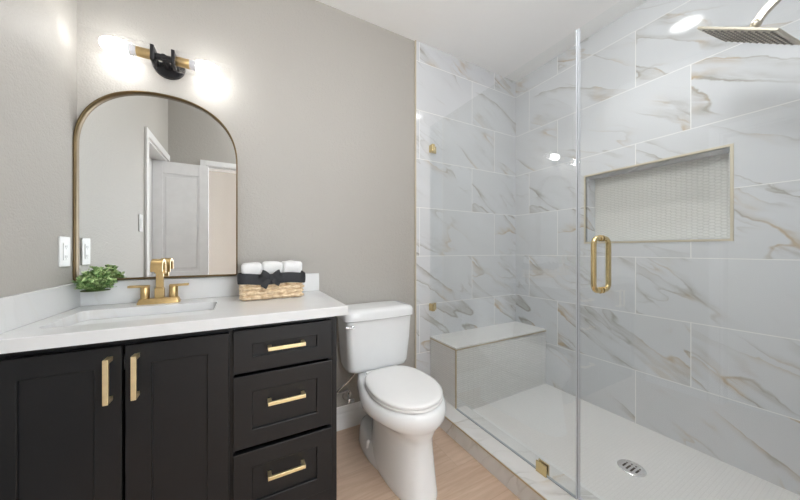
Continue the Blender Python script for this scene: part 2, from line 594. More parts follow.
obj('edge_trim', bm, M['beigetrim'], t)

# beige edge trim where the tile ends on the back wall
struct('trim_5', box(B(), XT - 0.007, XT, -TT - 0.002, 0.0, 0.0, H), M['beigetrim'])

# baseboards
def baseboard(name, x0, x1, y0, y1, along):
    prof = [(0, 0), (0.014, 0), (0.014, 0.085), (0.011, 0.100), (0.011, 0.112), (0.006, 0.138), (0, 0.142)]
    bm = B()
    if along == 'x':
        rs = [[Vector((x, y0 - a, z)) for a, z in prof] for x in (x0, x1)]
    else:
        rs = [[Vector((x0 + a, y, z)) for a, z in prof] for y in (y0, y1)]
    rings(bm, rs)
    return struct(name, bm, M['trim'])
baseboard('baseboard_back', 0.362, XT - 0.007, 0.0, 0, 'x')
baseboard('baseboard_left', XL, 0, LD0 + 0.065, -0.62, 'y')

# doorway casings (seen in the mirror)
bm = B()
box(bm, XL, XL + 0.016, LD0, LD0 + 0.055, 0.0, LDH + 0.055, 0.003)
box(bm, XL, XL + 0.016, YF + 0.001, LD0, LDH, LDH + 0.055, 0.003)
box(bm, XL - T, XL, LD0 - 0.015, LD0, 0.0, LDH)
box(bm, XL - T, XL, LD1, LD0, LDH - 0.015, LDH)
struct('trim_6', bm, M['trim'])
bm = B()
box(bm, FD0 - 0.045, FD0, YF, YF + 0.016, 0.0, LDH + 0.055, 0.003)
box(bm, FD1, FD1 + 0.055, YF, YF + 0.016, 0.0, LDH + 0.055, 0.003)
box(bm, FD0, FD1, YF, YF + 0.016, LDH, LDH + 0.055, 0.003)
box(bm, FD0, FD0 + 0.015, YF - T, YF, 0.0, LDH)
box(bm, FD1 - 0.015, FD1, YF - T, YF, 0.0, LDH)
box(bm, FD0, FD1, YF - T, YF, LDH - 0.015, LDH)
struct('trim_7', bm, M['trim'])
# white back of the shallow closet in the left doorway
struct('wall_closet', box(B(), XL - T - 0.03, XL - T + 0.02, LD1 - 0.02, LD0, 0.0, LDH - 0.015), M['trim'])
# the open door leaf, standing into the room in front of the front wall
dt = bpy.data.objects.new('door_1', None); COL.objects.link(dt); dt.location = (XL + 0.02, -1.69, 0.01); dt['kind'] = 'structure'
DX0, DX1, DY0, DY1, DZ1 = XL - 0.098, -0.30, -1.690, -1.653, 1.945
bm = B()
st = 0.075
box(bm, DX0, DX1, DY0, DY1 - 0.008, 0.01, DZ1)
box(bm, DX0, DX0 + st, DY1 - 0.008, DY1, 0.01, DZ1, 0.002)
box(bm, DX1 - st, DX1, DY1 - 0.008, DY1, 0.01, DZ1, 0.002)
for z0, z1 in ((0.01, 0.22), (0.80, 0.92), (DZ1 - 0.11, DZ1)):
    box(bm, DX0 + st, DX1 - st, DY1 - 0.008, DY1, z0, z1, 0.002)
for z0, z1 in ((0.25, 0.77), (0.95, DZ1 - 0.14)):
    box(bm, DX0 + st + 0.02, DX1 - st - 0.02, DY1 - 0.009, DY1 - 0.002, z0, z1, 0.004)
obj('leaf', bm, M['door'], dt)

# the hall beyond the doorway
WX0, WX1, WZ0, WZ1 = 0.35, 1.95, 0.55, 2.25  # unseen window opening, added so daylight fills the bathroom through the doorway
bm = B()
box(bm, XL - 0.75, WX0, -3.4, -3.3, 0.0, H)
box(bm, WX1, 2.3, -3.4, -3.3, 0.0, H)
box(bm, WX0, WX1, -3.4, -3.3, 0.0, WZ0)
box(bm, WX0, WX1, -3.4, -3.3, WZ1, H)
struct('wall_hall_back', bm, M['hall_paint'])
bm = B()
for x0, x1, z0, z1 in ((WX0, WX0 + 0.04, WZ0, WZ1), (WX1 - 0.04, WX1, WZ0, WZ1), (WX0, WX1, WZ0, WZ0 + 0.04), (WX0, WX1, WZ1 - 0.04, WZ1), (1.13, 1.17, WZ0, WZ1)):
    box(bm, x0, x1, -3.37, -3.33, z0, z1)
struct('added_window_1', bm, M['trim'])  # frame of the added hall window
struct('wall_hall_left', box(B(), XL - 0.75, XL - 0.70, -3.3, YF - T, 0.0, H), M['hall_paint'])
struct('wall_hall_right', box(B(), XR + T - 0.06, XR + T, -3.3, YF - T, 0.0, H), M['hall_paint'])

# ------------------------------------------------------------------ recessed lights
def downlight(x, y, lens, watt, label, group='recessed ceiling lights'):
    t = thing('recessed_light', label, 'ceiling light', (x, y, H), group)
    bm = B()
    lathe(bm, (x, y, H), [(0.096, 0.0), (0.096, -0.004), (0.090, -0.007), (0.078, -0.005), (0.076, -0.001), (0.076, 0.0)], 40)
    obj('trim_ring', bm, M['trim'], t, 40)
    bm = B()
    cyl(bm, (x, y, H - 0.0005), (x, y, H - 0.004), 0.0755, 40)
    obj('lens', bm, lens, t)
    ld = bpy.data.lights.new('downlight_beam', 'AREA')
    ld.shape = 'DISK'; ld.size = 0.14; ld.energy = watt; ld.color = (1.0, 0.99, 0.98); ld.spread = R(100)
    lo = bpy.data.objects.new('downlight_beam', ld); COL.objects.link(lo); lo.parent = t; lo.location = (0, 0, -0.006)
    return t
downlight(1.69, -1.0, M['lens_shower'], W_SHOWER, 'round recessed ceiling light over the shower floor, mirrored in the tile beside the shower head')
downlight(0.45, -2.6, M['lens_hall_fill'], W_HALL_FILL, 'added unseen recessed ceiling light in the hall outside the doorway')  # hall lamp out of view, added for extra brightness

# unseen globe light near the doorway, added to even out the brightness
GX, GY, GZC, GR = 0.60, -1.46, 2.30, 0.125
t = thing('fill_globe_light', 'added unseen opal globe fill light on a short stem beside the doorway', 'ceiling light', (GX, GY, H))
obj('canopy', lathe(B(), (GX, GY, H), [(0.060, -0.0003), (0.060, -0.015), (0.050, -0.024), (0.010, -0.026)], 32), M['trim'], t, 40)
obj('stem', cyl(B(), (GX, GY, H - 0.024), (GX, GY, GZC + GR * 0.97), 0.008, 12), M['trim'], t, 40)
bm = B()
bmesh.ops.create_uvsphere(bm, u_segments=32, v_segments=20, radius=GR, matrix=Matrix.Translation((GX, GY, GZC)))
obj('globe', bm, M['fill_globe'], t, 60)

# ================================================================== shower
# curb
t = thing('shower_curb', 'low marble shower curb with gold edge between wood floor and shower pan', 'shower curb', (1.19, -0.87, 0.0))
CX0, CX1, CZ = 1.093, 1.292, 0.094
obj('curb_face', box(B(), CX0, CX0 + 0.010, YF + TT, -TT - 0.0005, 0.0, CZ - 0.004), M['curb'], t)
obj('curb_top', box(B(), CX0 + 0.004, CX1, YF + TT, -TT - 0.0005, CZ - 0.012, CZ, 0.001, 1), M['curb'], t)
obj('curb_inner_face', box(B(), CX1 - 0.010, CX1, YF + TT, -TT - 0.0005, ZS, CZ - 0.012), M['curb'], t)
obj('curb_core', box(B(), CX0 + 0.010, CX1 - 0.010, YF + TT, -TT - 0.0005, 0.0, CZ - 0.012), M['hexgrout'], t)
obj('edge_trim', box(B(), CX0 - 0.002, CX0 + 0.004, YF + TT, -TT - 0.0005, CZ - 0.006, CZ + 0.0015, 0.001, 1), M['trimgold'], t)

# shower floor
struct('floor_shower', box(B(), CX1, XR - TT, YF + TT, -TT, 0.0, ZS), M['showerfloor'])
# bench
BY, BZ = -0.305, 0.488
t = thing('shower_bench', 'built-in white tiled shower bench against the marble back wall', 'bench', (1.67, -0.16, ZS))
bx0, bx1, by1 = XG - 0.004, XR - TT - 0.0005, -TT - 0.0005
obj('bench_body', box(B(), bx0 + 0.006, bx1, BY + 0.006, by1, CZ + 0.0005, BZ - 0.016), M['benchface'], t)
obj('bench_foot', box(B(), CX1 + 0.0005, bx1, BY + 0.006, by1, ZS + 0.0005, CZ + 0.0005), M['benchface'], t)
obj('bench_top', box(B(), bx0 + 0.002, bx1, BY + 0.002, by1, BZ - 0.012, BZ, 0.002), M['benchtop'], t)
bm = B()
box(bm, bx0 + 0.001, bx1, BY + 0.001, BY + 0.008, BZ - 0.018, BZ - 0.011)
box(bm, bx0 + 0.001, bx0 + 0.008, BY + 0.008, by1, BZ - 0.018, BZ - 0.011)
box(bm, bx0 + 0.001, bx0 + 0.008, BY + 0.001, BY + 0.008, CZ + 0.0005, BZ - 0.018)
obj('edge_trim', bm, M['trimgold'], t)

# drain
DC = (1.675, -1.066)
t = thing('shower_drain', 'round chrome drain grate in the white shower floor', 'drain', (DC[0], DC[1], ZS))
bm = lathe(B(), (DC[0], DC[1], ZS + 0.0003), [(0.057, 0.0), (0.057, 0.002), (0.053, 0.005), (0.044, 0.0055), (0.043, 0.004), (0.02, 0.004), (0.001, 0.004)], 40)
obj('grate', bm, M['chrome'], t, 40)
for q in (-1.5, -0.5, 0.5, 1.5):
    L = math.sqrt(0.039 ** 2 - (q * 0.018) ** 2) * 0.86
    bm = B()
    box(bm, DC[0] - L, DC[0] + L * 0.35, DC[1] + q * 0.018 - 0.0042, DC[1] + q * 0.018 + 0.0042, ZS + 0.0036, ZS + 0.0048, 0.0005, 1)
    obj('slot', bm, M['slot'], t)
    bm = B()
    cyl(bm, (DC[0] + L * 0.75, DC[1] + q * 0.018, ZS + 0.0036), (DC[0] + L * 0.75, DC[1] + q * 0.018, ZS + 0.0048), 0.0042, 16)
    obj('slot', bm, M['slot'], t)


# fixed glass panel, notched over the bench
GT = 0.010
GE = -1.068
GZ = 2.030
t = thing('shower_glass_panel', 'fixed clear glass shower panel standing on the curb and over the bench', 'glass panel', (XG, -0.5, CZ))
g0 = -TT - 0.004
outl = [(g0, BZ + 0.004), (BY - 0.006, BZ + 0.004), (BY - 0.006, CZ + 0.004), (GE, CZ + 0.004), (GE, GZ), (g0, GZ)]
bm = prism(B(), [(XG - GT / 2, y, z) for y, z in outl], (GT, 0, 0))
obj('glass_pane', bm, M['glass'], t)
def square_clip(cy, cz, wall):
    bm = B()
    if wall:
        box(bm, XG - 0.012, XG + 0.012, -0.055, -TT - 0.0005, cz - 0.026, cz + 0.026, 0.002)
        box(bm, XG + 0.012, XG + 0.050, -0.018, -TT - 0.0005, cz - 0.026, cz + 0.026, 0.0015)
    else:
        box(bm, XG - 0.013, XG - GT / 2, cy - 0.026, cy + 0.026, CZ + 0.001, CZ + 0.050, 0.0018)
        box(bm, XG + GT / 2, XG + 0.013, cy - 0.026, cy + 0.026, CZ + 0.001, CZ + 0.050, 0.0018)
        box(bm, XG - 0.013, XG + 0.013, cy - 0.026, cy + 0.026, CZ + 0.0005, CZ + 0.0035)
    o = obj('glass_clip', bm, M['champagne'], t)
    o['label'] = 'small square brass clip'
square_clip(0, 1.865, True)
square_clip(0, 0.705, True)
square_clip(-0.912, 0, False)
bm = box(B(), XG - GT / 2 - 0.001, XG + GT / 2 + 0.001, BY - 0.004, GE, CZ + 0.001, CZ + 0.0045)
obj('bottom_seal', bm, M['glassedge'], t)
bm = box(B(), XG - GT / 2 + 0.0004, XG + GT / 2 - 0.0004, GE - 0.0022, GE - 0.0002, CZ + 0.005, GZ)
obj('polished_edge', bm, M['glassedge'], t)
bm = box(B(), XG - GT / 2 - 0.0012, XG - GT / 2 + 0.0004, GE - 0.0024, GE + 0.0024, CZ + 0.005, GZ)
box(bm, XG + GT / 2 - 0.0004, XG + GT / 2 + 0.0012, GE - 0.0024, GE + 0.0024, CZ + 0.005, GZ)
obj('edge_seal', bm, M['seal'], t)
# glass door with its pull
t = thing('shower_glass_door', 'clear frameless glass shower door with a brass loop pull handle', 'shower door', (XG, -1.40, CZ))
DE = GE - 0.008
obj('glass_pane', box(B(), XG - GT / 2, XG + GT / 2, YF + TT + 0.006, DE, CZ + 0.012, GZ), M['glass'], t)
bm = box(B(), XG - GT / 2 - 0.001, XG - GT / 2 + 0.001, DE - 0.001, DE + 0.002, CZ + 0.012, GZ)
box(bm, XG + GT / 2 - 0.001, XG + GT / 2 + 0.001, DE - 0.001, DE + 0.002, CZ + 0.012, GZ)
obj('edge_seal', bm, M['seal'], t)
obj('bottom_sweep', box(B(), XG - 0.006, XG + 0.006, YF + TT + 0.006, DE, CZ + 0.003, CZ + 0.014), M['seal'], t)
HY, HZ0, HZ1, HO, HR = -1.158, 0.968, 1.168, 0.053, 0.0095
bm = B()
rc = 0.026
for sgn in (-1, 1):
    pts = [(XG + sgn * (GT / 2), HY, HZ1)]
    for q in range(7):
        a = PI / 2 * q / 6
        pts.append((XG + sgn * (HO - rc + rc * math.sin(a)), HY, HZ1 - rc + rc * math.cos(a)))
    for q in range(7):
        a = PI / 2 * q / 6
        pts.append((XG + sgn * (HO - rc + rc * math.cos(a)), HY, HZ0 + rc - rc * math.sin(a)))
    pts.append((XG + sgn * (GT / 2), HY, HZ0))
    tube(bm, pts, HR, 16)
h_ = obj('pull_handle', bm, M['champagne'], t, 50)
h_['label'] = 'brass loop handle'
bm = B()
for z in (HZ0, HZ1):
    for sgn in (-1, 1):
        cyl(bm, (XG + sgn * GT / 2, HY, z), (XG + sgn * (GT / 2 + 0.007), HY, z), 0.0125, 20, None, 0.001)
obj('handle_washer', bm, M['champagne'], h_, 40)
for z in (0.36, 1.77):
    bm = B()
    box(bm, XG - 0.014, XG + 0.014, YF + TT + 0.0005, YF + TT + 0.06, z - 0.045, z + 0.045, 0.002)
    obj('hinge', bm, M['champagne'], t)

# shower head
C0 = Vector((1.660, -1.436, 1.924))
def rotm(a, b, c):
    return (Matrix.Rotation(c, 3, 'Z') @ Matrix.Rotation(b, 3, 'Y') @ Matrix.Rotation(a, 3, 'X'))
RM = rotm(0.118, 0.62, -1.579)
up = RM @ Vector((0, 0, 1))
SH = thing('overhead_shower', 'square brushed nickel rain shower head on a curved arm', 'shower head', (1.657, YF + TT, 2.04))
a_ = 0.1178
def local_box(bm, x0, x1, y0, y1, z0, z1, bev=0.0):
    b2 = B(); box(b2, x0, x1, y0, y1, z0, z1, bev)
    mp = {v: bm.verts.new(C0 + RM @ v.co) for v in b2.verts}
    for f in b2.faces:
        bm.faces.new([mp[v] for v in f.verts])
    b2.free()
bm = B(); local_box(bm, -a_, a_, -a_, a_, 0.0, 0.009, 0.002)
obj('head_plate', bm, M['nickel'], SH)
bm = B()
for i in range(11):
    for j in range(11):
        p = Vector((-0.1 + 0.2 * i / 10, -0.1 + 0.2 * j / 10, 0))
        q0 = C0 + RM @ p
        cyl(bm, q0 + up * 0.001, q0 - up * 0.004, 0.0050, 8, 0.0035)
o = obj('nozzle', bm, plain('grey_rubber_nozzles', (0.26, 0.25, 0.235), 0.5), SH)
o['kind'] = 'stuff'
bm = B()
cyl(bm, C0 + up * 0.008, C0 + up * 0.020, 0.024, 24, 0.018)
cyl(bm, C0 + up * 0.020, C0 + up * 0.034, 0.0115, 20)
bmesh.ops.create_uvsphere(bm, u_segments=20, v_segments=12, radius=0.0155, matrix=Matrix.Translation(C0 + up * 0.040))
obj('ball_joint', bm, M['nickel'], SH, 40)
J = C0 + up * 0.046
arm = smooth_pts([J, J + Vector((0.0, -0.022, 0.030)), J + Vector((0.0, -0.068, 0.064)), J + Vector((0.002, -0.15, 0.085)),
                  (1.66, YF + TT + 0.02, J.z + 0.092), (1.66, YF + TT, J.z + 0.092)], 8)
pr4 = [(-0.0105, -0.0105), (0.0105, -0.0105), (0.0105, 0.0105), (-0.0105, 0.0105)]
bm = tube(B(), arm, 0, prof=[(x * 1.05, y) for x, y in pr4])
obj('arm', bm, M['nickel'], SH, 40)
bm = box(B(), 1.66 - 0.03, 1.66 + 0.03, YF + TT + 0.0005, YF + TT + 0.01, J.z + 0.062, J.z + 0.122, 0.002)
obj('wall_flange', bm, M['nickel'], SH)

# ================================================================== vanity
VF = -0.513        # face frame plane
VD = 0.020         # door thickness
VX0, VX1 = XL + 0.0015, 0.3607
ZB = 0.8425        # underside of the counter
VAN = thing('vanity_cabinet', 'black shaker vanity cabinet with brass pulls under white counter', 'vanity', ((VX0 + VX1) / 2, -0.26, 0.0))
bm = B()
box(bm, VX1 - 0.018, VX1, VF, -0.016, 0.0, ZB - 0.0005, 0.001, 1)
box(bm, VX0, VX0 + 0.018, VF, -0.003, 0.0, ZB - 0.0005)
box(bm, VX0 + 0.018, VX1 - 0.018, -0.012, -0.003, 0.02, ZB - 0.2)
box(bm, VX0 + 0.018, VX1 - 0.018, VF + 0.02, -0.012, 0.09, 0.105)
# face frame
for x0, x1 in ((VX0 + 0.018, VX0 + 0.040), (-0.051, -0.029), (VX1 - 0.040, VX1 - 0.018)):
    box(bm, x0, x1, VF, VF + 0.02, 0.0, ZB - 0.0005)
for x0, x1 in ((VX0 + 0.040, -0.051), (-0.029, VX1 - 0.040)):
    box(bm, x0, x1, VF, VF + 0.02, ZB - 0.017, ZB - 0.0005)
    box(bm, x0, x1, VF + 0.02, VF + 0.035, ZB - 0.06, ZB - 0.0005)
    box(bm, x0, x1, VF, VF + 0.02, 0.0, 0.094)
box(bm, -0.029, VX1 - 0.040, VF + 0.045, VF + 0.06, 0.635, 0.678)
box(bm, -0.029, VX1 - 0.040, VF + 0.045, VF + 0.06, 0.348, 0.392)
obj('body', bm, M['black'], VAN)

def shaker(x0, x1, z0, z1, name, rail):
    """A recessed-panel front with its own slab."""
    bm = B()
    y1, y0 = VF - 0.0008, VF - VD
    fx, fz = rail
    box(bm, x0 + fx - 0.004, x1 - fx + 0.004, y0 + 0.009, y1, z0 + fz - 0.004, z1 - fz + 0.004)
    # mitred stiles and rails with a small inner bevel
    def fr(a):
        return [Vector((x0 + a * fx, 0, z0 + a * fz)), Vector((x1 - a * fx, 0, z0 + a * fz)),
                Vector((x1 - a * fx, 0, z1 - a * fz)), Vector((x0 + a * fx, 0, z1 - a * fz))]
    def ring(dx, y):
        return [Vector((x0 + dx, y, z0 + dx)), Vector((x1 - dx, y, z0 + dx)), Vector((x1 - dx, y, z1 - dx)), Vector((x0 + dx, y, z1 - dx))]
    def iring(d, y):
        return [Vector((x0 + fx + d, y, z0 + fz + d)), Vector((x1 - fx - d, y, z0 + fz + d)),
                Vector((x1 - fx - d, y, z1 - fz - d)), Vector((x0 + fx + d, y, z1 - fz - d))]
    rs = [ring(0, y1), ring(0, y0 + 0.0015), ring(0.0015, y0), iring(-0.002, y0), iring(0, y0 + 0.002), iring(0, y0 + 0.0092), iring(0, y1)]
    rings(bm, rs, cap=False, closed=True)
    return obj(name, bm, M['black'], VAN)

def bar_pull(parent, cx, cz, vertical, L=0.137):
    bm = B()
    yf = VF - VD
    h = L / 2
    w = 0.0068
    if vertical:
        box(bm, cx - w, cx + w, yf - 0.038, yf - 0.029, cz - h, cz + h, 0.0012)
        for s in (-1, 1):
            zc = cz + s * (h - 0.0068)
            box(bm, cx - w, cx + w, yf - 0.030, yf - 0.0003, zc - 0.0066, zc + 0.0066, 0.0010)
    else:
        box(bm, cx - h, cx + h, yf - 0.038, yf - 0.029, cz - w, cz + w, 0.0012)
        for s in (-1, 1):
            xc = cx + s * (h - 0.0068)
            box(bm, xc - 0.0066, xc + 0.0066, yf - 0.030, yf - 0.0003, cz - w, cz + w, 0.0010)
    o = obj('pull', bm, M['pull'], parent)
    o['label'] = 'square brass bar pull'
    return o

d = shaker(VX0 + 0.006, -0.338, 0.100, 0.818, 'door', (0.064, 0.064)); bar_pull(d, -0.3645, 0.722, True)
d = shaker(-0.330, -0.046, 0.100, 0.818, 'door', (0.066, 0.066)); bar_pull(d, -0.3005, 0.722, True)
for z0, z1 in ((0.662, 0.822), (0.378, 0.649), (0.100, 0.361)):
    d = shaker(-0.033, 0.334, z0, z1, 'drawer', (0.064, 0.064 if z1 - z0 > 0.2 else 0.056))
    bar_pull(d, 0.1505, z1 - (0.074 if z1 > 0.8 else 0.108 if z1 > 0.5 else 0.102), False)

# counter with splashes and a sink cut-out
CT = thing('vanity_countertop', 'white quartz vanity countertop with low backsplash over black cabinet', 'countertop', (-0.115, -0.28, ZB))
cx0, cx1, cy0, cy1 = XL + 0.001, 0.398, -0.558, -0.001
SX0, SX1, SY0, SY1, SR = -0.560, -0.105, -0.448, -0.150, 0.030
def rrect(x0, x1, y0, y1, r, n=5):
    out = []
    for (cx, cy, a0) in ((x1 - r, y0 + r, -90), (x1 - r, y1 - r, 0), (x0 + r, y1 - r, 90), (x0 + r, y0 + r, 180)):
        for i in range(n + 1):
            a = R(a0 + 90 * i / n)
            out.append((cx + r * math.cos(a), cy + r * math.sin(a)))
    return out
def outer_for(p, x0, x1, y0, y1, hx0, hx1, hy0, hy1):
    fx = (p[0] - hx0) / (hx1 - hx0); fy = (p[1] - hy0) / (hy1 - hy0)
    return (x0 + fx * (x1 - x0), y0 + fy * (y1 - y0))
inner = rrect(SX0, SX1, SY0, SY1, SR)
bm = B()
# outer loop: corner vertices pushed exactly to corners by collapsing each arc to its corner
n1 = len(inner) // 4
corners = [(cx1, cy0), (cx1, cy1), (cx0, cy1), (cx0, cy0)]
vi_t = [bm.verts.new((x, y, ZC)) for x, y in inner]
vi_b = [bm.verts.new((x, y, ZB)) for x, y in inner]
e = 0.0025
ct = [bm.verts.new((x - e * (1 if x > 0 else 0), y + e * (1 if y < -0.2 else 0), ZC)) for x, y in corners]
cm = [bm.verts.new((x, y, ZC - e)) for x, y in corners]
cb = [bm.verts.new((x, y, ZB)) for x, y in corners]
for q in range(4):
    arc_t = vi_t[q * n1:(q + 1) * n1]; arc_b = vi_b[q * n1:(q + 1) * n1]
    for i in range(n1 - 1):
        bm.faces.new((ct[q], arc_t[i], arc_t[i + 1]))
        bm.faces.new((cb[q], arc_b[i + 1], arc_b[i]))
    nx = (q + 1) % 4
    bm.faces.new((ct[q], arc_t[-1], vi_t[nx * n1], ct[nx]))
    bm.faces.new((cb[nx], vi_b[nx * n1], arc_b[-1], cb[q]))
    bm.faces.new((ct[q], ct[nx], cm[nx], cm[q]))
    bm.faces.new((cm[q], cm[nx], cb[nx], cb[q]))
m_ = len(inner)
for i in range(m_):
    bm.faces.new((vi_t[i], vi_b[i], vi_b[(i + 1) % m_], vi_t[(i + 1) % m_]))
obj('slab', bm, M['quartz'], CT)
tag(obj('backsplash', box(B(), cx0, 0.398, -0.017, -0.001, ZC + 0.0002, 0.984, 0.0015, 1), M['quartz']),
    'low white quartz backsplash strip on the back wall behind faucet and basket', 'backsplash')
tag(obj('side_splash', box(B(), cx0, XL + 0.017, -0.554, -0.0175, ZC + 0.0002, 0.984, 0.0015, 1), M['quartz']),
    'low white quartz splash strip on the left wall at the counter end', 'backsplash')

# undermount sink
SK = thing('sink_basin', 'white rectangular undermount sink basin set in the counter', 'sink', ((SX0 + SX1) / 2, (SY0 + SY1) / 2, 0.70))
bm = B()
def rr(d, z, r):
    return [Vector((x, y, z)) for x, y in rrect(SX0 - 0.006 + d, SX1 + 0.006 - d, SY0 - 0.006 + d, SY1 + 0.006 - d, r)]
zt = ZB - 0.0008
rings(bm, [rr(-0.018, zt, 0.035), rr(0, zt, 0.035), rr(0.004, zt - 0.01, 0.035), rr(0.012, 0.745, 0.045), rr(0.03, 0.722, 0.05), rr(0.08, 0.716, 0.05),
           rr(0.13, 0.714, 0.02)], cap=False)
bm.faces.new([v for v in bm.verts][-len(inner):])
rings(bm, [rr(-0.018, zt, 0.035), rr(-0.012, zt - 0.012, 0.035), rr(0.0, 0.74, 0.045), rr(0.03, 0.708, 0.05), rr(0.1, 0.704, 0.03)], cap=True)
obj('basin', bm, M['ceramic'], SK, 50)
bm = lathe(B(), ((SX0 + SX1) / 2, (SY0 + SY1) / 2 + 0.03, 0.7142), [(0.024, 0), (0.024, 0.002), (0.02, 0.004), (0.017, 0.002), (0.001, 0.003)], 28)
obj('drain', bm, M['gold'], SK, 40)
# overflow slot on the back wall of the basin
obj('overflow_cover', box(B(), -0.345, -0.325, SY1 - 0.009, SY1 - 0.004, 0.792, 0.802, 0.002), M['gold'], SK)

# ------------------------------------------------------------------ faucet
FX, FY = -0.335, -0.078
FA = thing('faucet', 'brushed gold two handle faucet with a flat arched spout behind the sink', 'faucet', (FX, FY, ZC))
bm = B()
rs = []
def fbase(d, z):
    return [Vector((FX + x, FY + y, z)) for x, y in rrect(-0.076 + d, 0.076 - d, -0.025 + d, 0.025 - d, 0.008, 3)]
rings(bm, [fbase(0, ZC + 0.0003), fbase(0, ZC + 0.006), fbase(0.006, ZC + 0.022), fbase(0.008, ZC + 0.024)])
obj('base_plate', bm, M['gold'], FA, 35)
bm = B()
box(bm, FX - 0.016, FX + 0.016, FY - 0.013, FY + 0.016, ZC + 0.024, ZC + 0.070, 0.0015)
box(bm, FX - 0.0135, FX + 0.0135, FY - 0.002, FY + 0.013, ZC + 0.068, ZC + 0.150, 0.0012)
obj('spout_column', bm, M['gold'], FA)
# wide ribbon that arches forward and turns down
bm = B()
path = [(FY + 0.0125, ZC + 0.135), (FY + 0.0125, ZC + 0.160)]
ar = 0.033
cyy, czz = FY + 0.0125 - ar, ZC + 0.166
for i in range(0, 15):
    a = PI * i / 14
    path.append((cyy + ar * math.cos(a), czz + ar * 0.92 * math.sin(a)))
path.append((cyy - ar - 0.001, ZC + 0.150)); path.append((cyy - ar - 0.001, ZC + 0.146))
rs = []
for i, (y, z) in enumerate(path):
    p0 = path[max(i - 1, 0)]; p1 = path[min(i + 1, len(path) - 1)]
    tx, tz = p1[0] - p0[0], p1[1] - p0[1]
    L = math.hypot(tx, tz); nx, nz = -tz / L, tx / L
    th_ = 0.0055
    w = 0.0205
    rs.append([Vector((FX - w, y + nx * th_, z + nz * th_)), Vector((FX + w, y + nx * th_, z + nz * th_)),
               Vector((FX + w, y - nx * th_, z - nz * th_)), Vector((FX - w, y - nx * th_, z - nz * th_))])
rings(bm, rs)
obj('spout', bm, M['gold'], FA, 40)
for s in (-1, 1):
    bm = B()
    cyl(bm, (FX + s * 0.051, FY, ZC + 0.0235), (FX + s * 0.051, FY, ZC + 0.074), 0.0165, 28, None, 0.001)
    hd = obj('handle', bm, M['gold'], FA, 40)
    bm = B()
    xa, xb = FX + s * 0.036, FX + s * 0.108
    pts = [(min(xa, xb), ZC + 0.0745), (max(xa, xb), ZC + 0.0745)]
    box(bm, min(xa, xb), max(xa, xb), FY - 0.012, FY + 0.012, ZC + 0.0735, ZC + 0.0835, 0.0015)
    for v in bm.verts:      # the lever tips up slightly towards its end
        v.co.z += max(0, abs(v.co.x - FX) - 0.07) * 0.04
    obj('lever', bm, M['gold'], hd)

# ------------------------------------------------------------------ mirror
MX0, MX1, MZ0, MZS, MZT = -0.6278, -0.026, 0.990, 1.565, 1.857
MI = thing('wall_mirror', 'arched wall mirror with a thin brass frame above the vanity', 'mirror', ((MX0 + MX1) / 2, -0.015, MZ0))
def arch(d, y):
    out = []
    cx = (MX0 + MX1) / 2; a = (MX1 - MX0) / 2 - d; b = MZT - MZS - d
    r = max(0.012 - d, 0.001)
    for (x, z, a0) in ((MX0 + d + r, MZ0 + d + r, 180), (MX1 - d - r, MZ0 + d + r, 270)):
        for i in range(5):
            t_ = R(a0 + 90 * i / 4)
            out.append(Vector((x + r * math.cos(t_), y, z + r * math.sin(t_))))
    e_ = 2 / 2.3
    for i in range(41):
        t_ = PI * i / 40
        c_, s_ = math.cos(t_), math.sin(t_)
        out.append(Vector((cx + a * math.copysign(abs(c_) ** e_, c_), y, MZS + b * abs(s_) ** e_)))
    return out
bm = B()
rings(bm, [arch(0, -0.0008), arch(0, -0.038), arch(0.001, -0.039), arch(0.0055, -0.039), arch(0.0065, -0.038), arch(0.0065, -0.016), arch(0.0065, -0.0008)], cap=False, closed=True)
obj('frame', bm, M['frame'], MI, 50)
bm = B()
rings(bm, [arch(0.0062, -0.002), arch(0.0062, -0.020)])
obj('mirror_glass', bm, M['mirror'], MI)

# ------------------------------------------------------------------ vanity light
LX, LZ, LY = -0.315, 1.993, -0.100
VL = thing('vanity_light', 'two bulb vanity wall light with clear glass tube and black round backplate', 'wall light', (LX, 0, LZ))
bm = B()
hd_ = [(LX + 0.001 + 0.064 * math.cos(PI + PI * q / 30), 2.012 + 0.064 * math.sin(PI + PI * q / 30)) for q in range(31)]
def half(d, y):
    return [Vector((LX + 0.001 + (x - LX - 0.001) * (1 - d), y, 2.012 + (z - 2.012) * (1 - d))) for x, z in hd_]
rings(bm, [half(0, -0.0006), half(0, -0.019), half(0.04, -0.022)])
obj('backplate', bm, M['blackmetal'], VL, 40)
bm = B()
cyl(bm, (LX, -0.022, LZ + 0.004), (LX, LY - 0.012, LZ), 0.013, 16)
cyl(bm, (LX - 0.032, LY, LZ), (LX + 0.032, LY, LZ), 0.014, 20)
obj('stem', bm, M['blackmetal'], VL, 40)
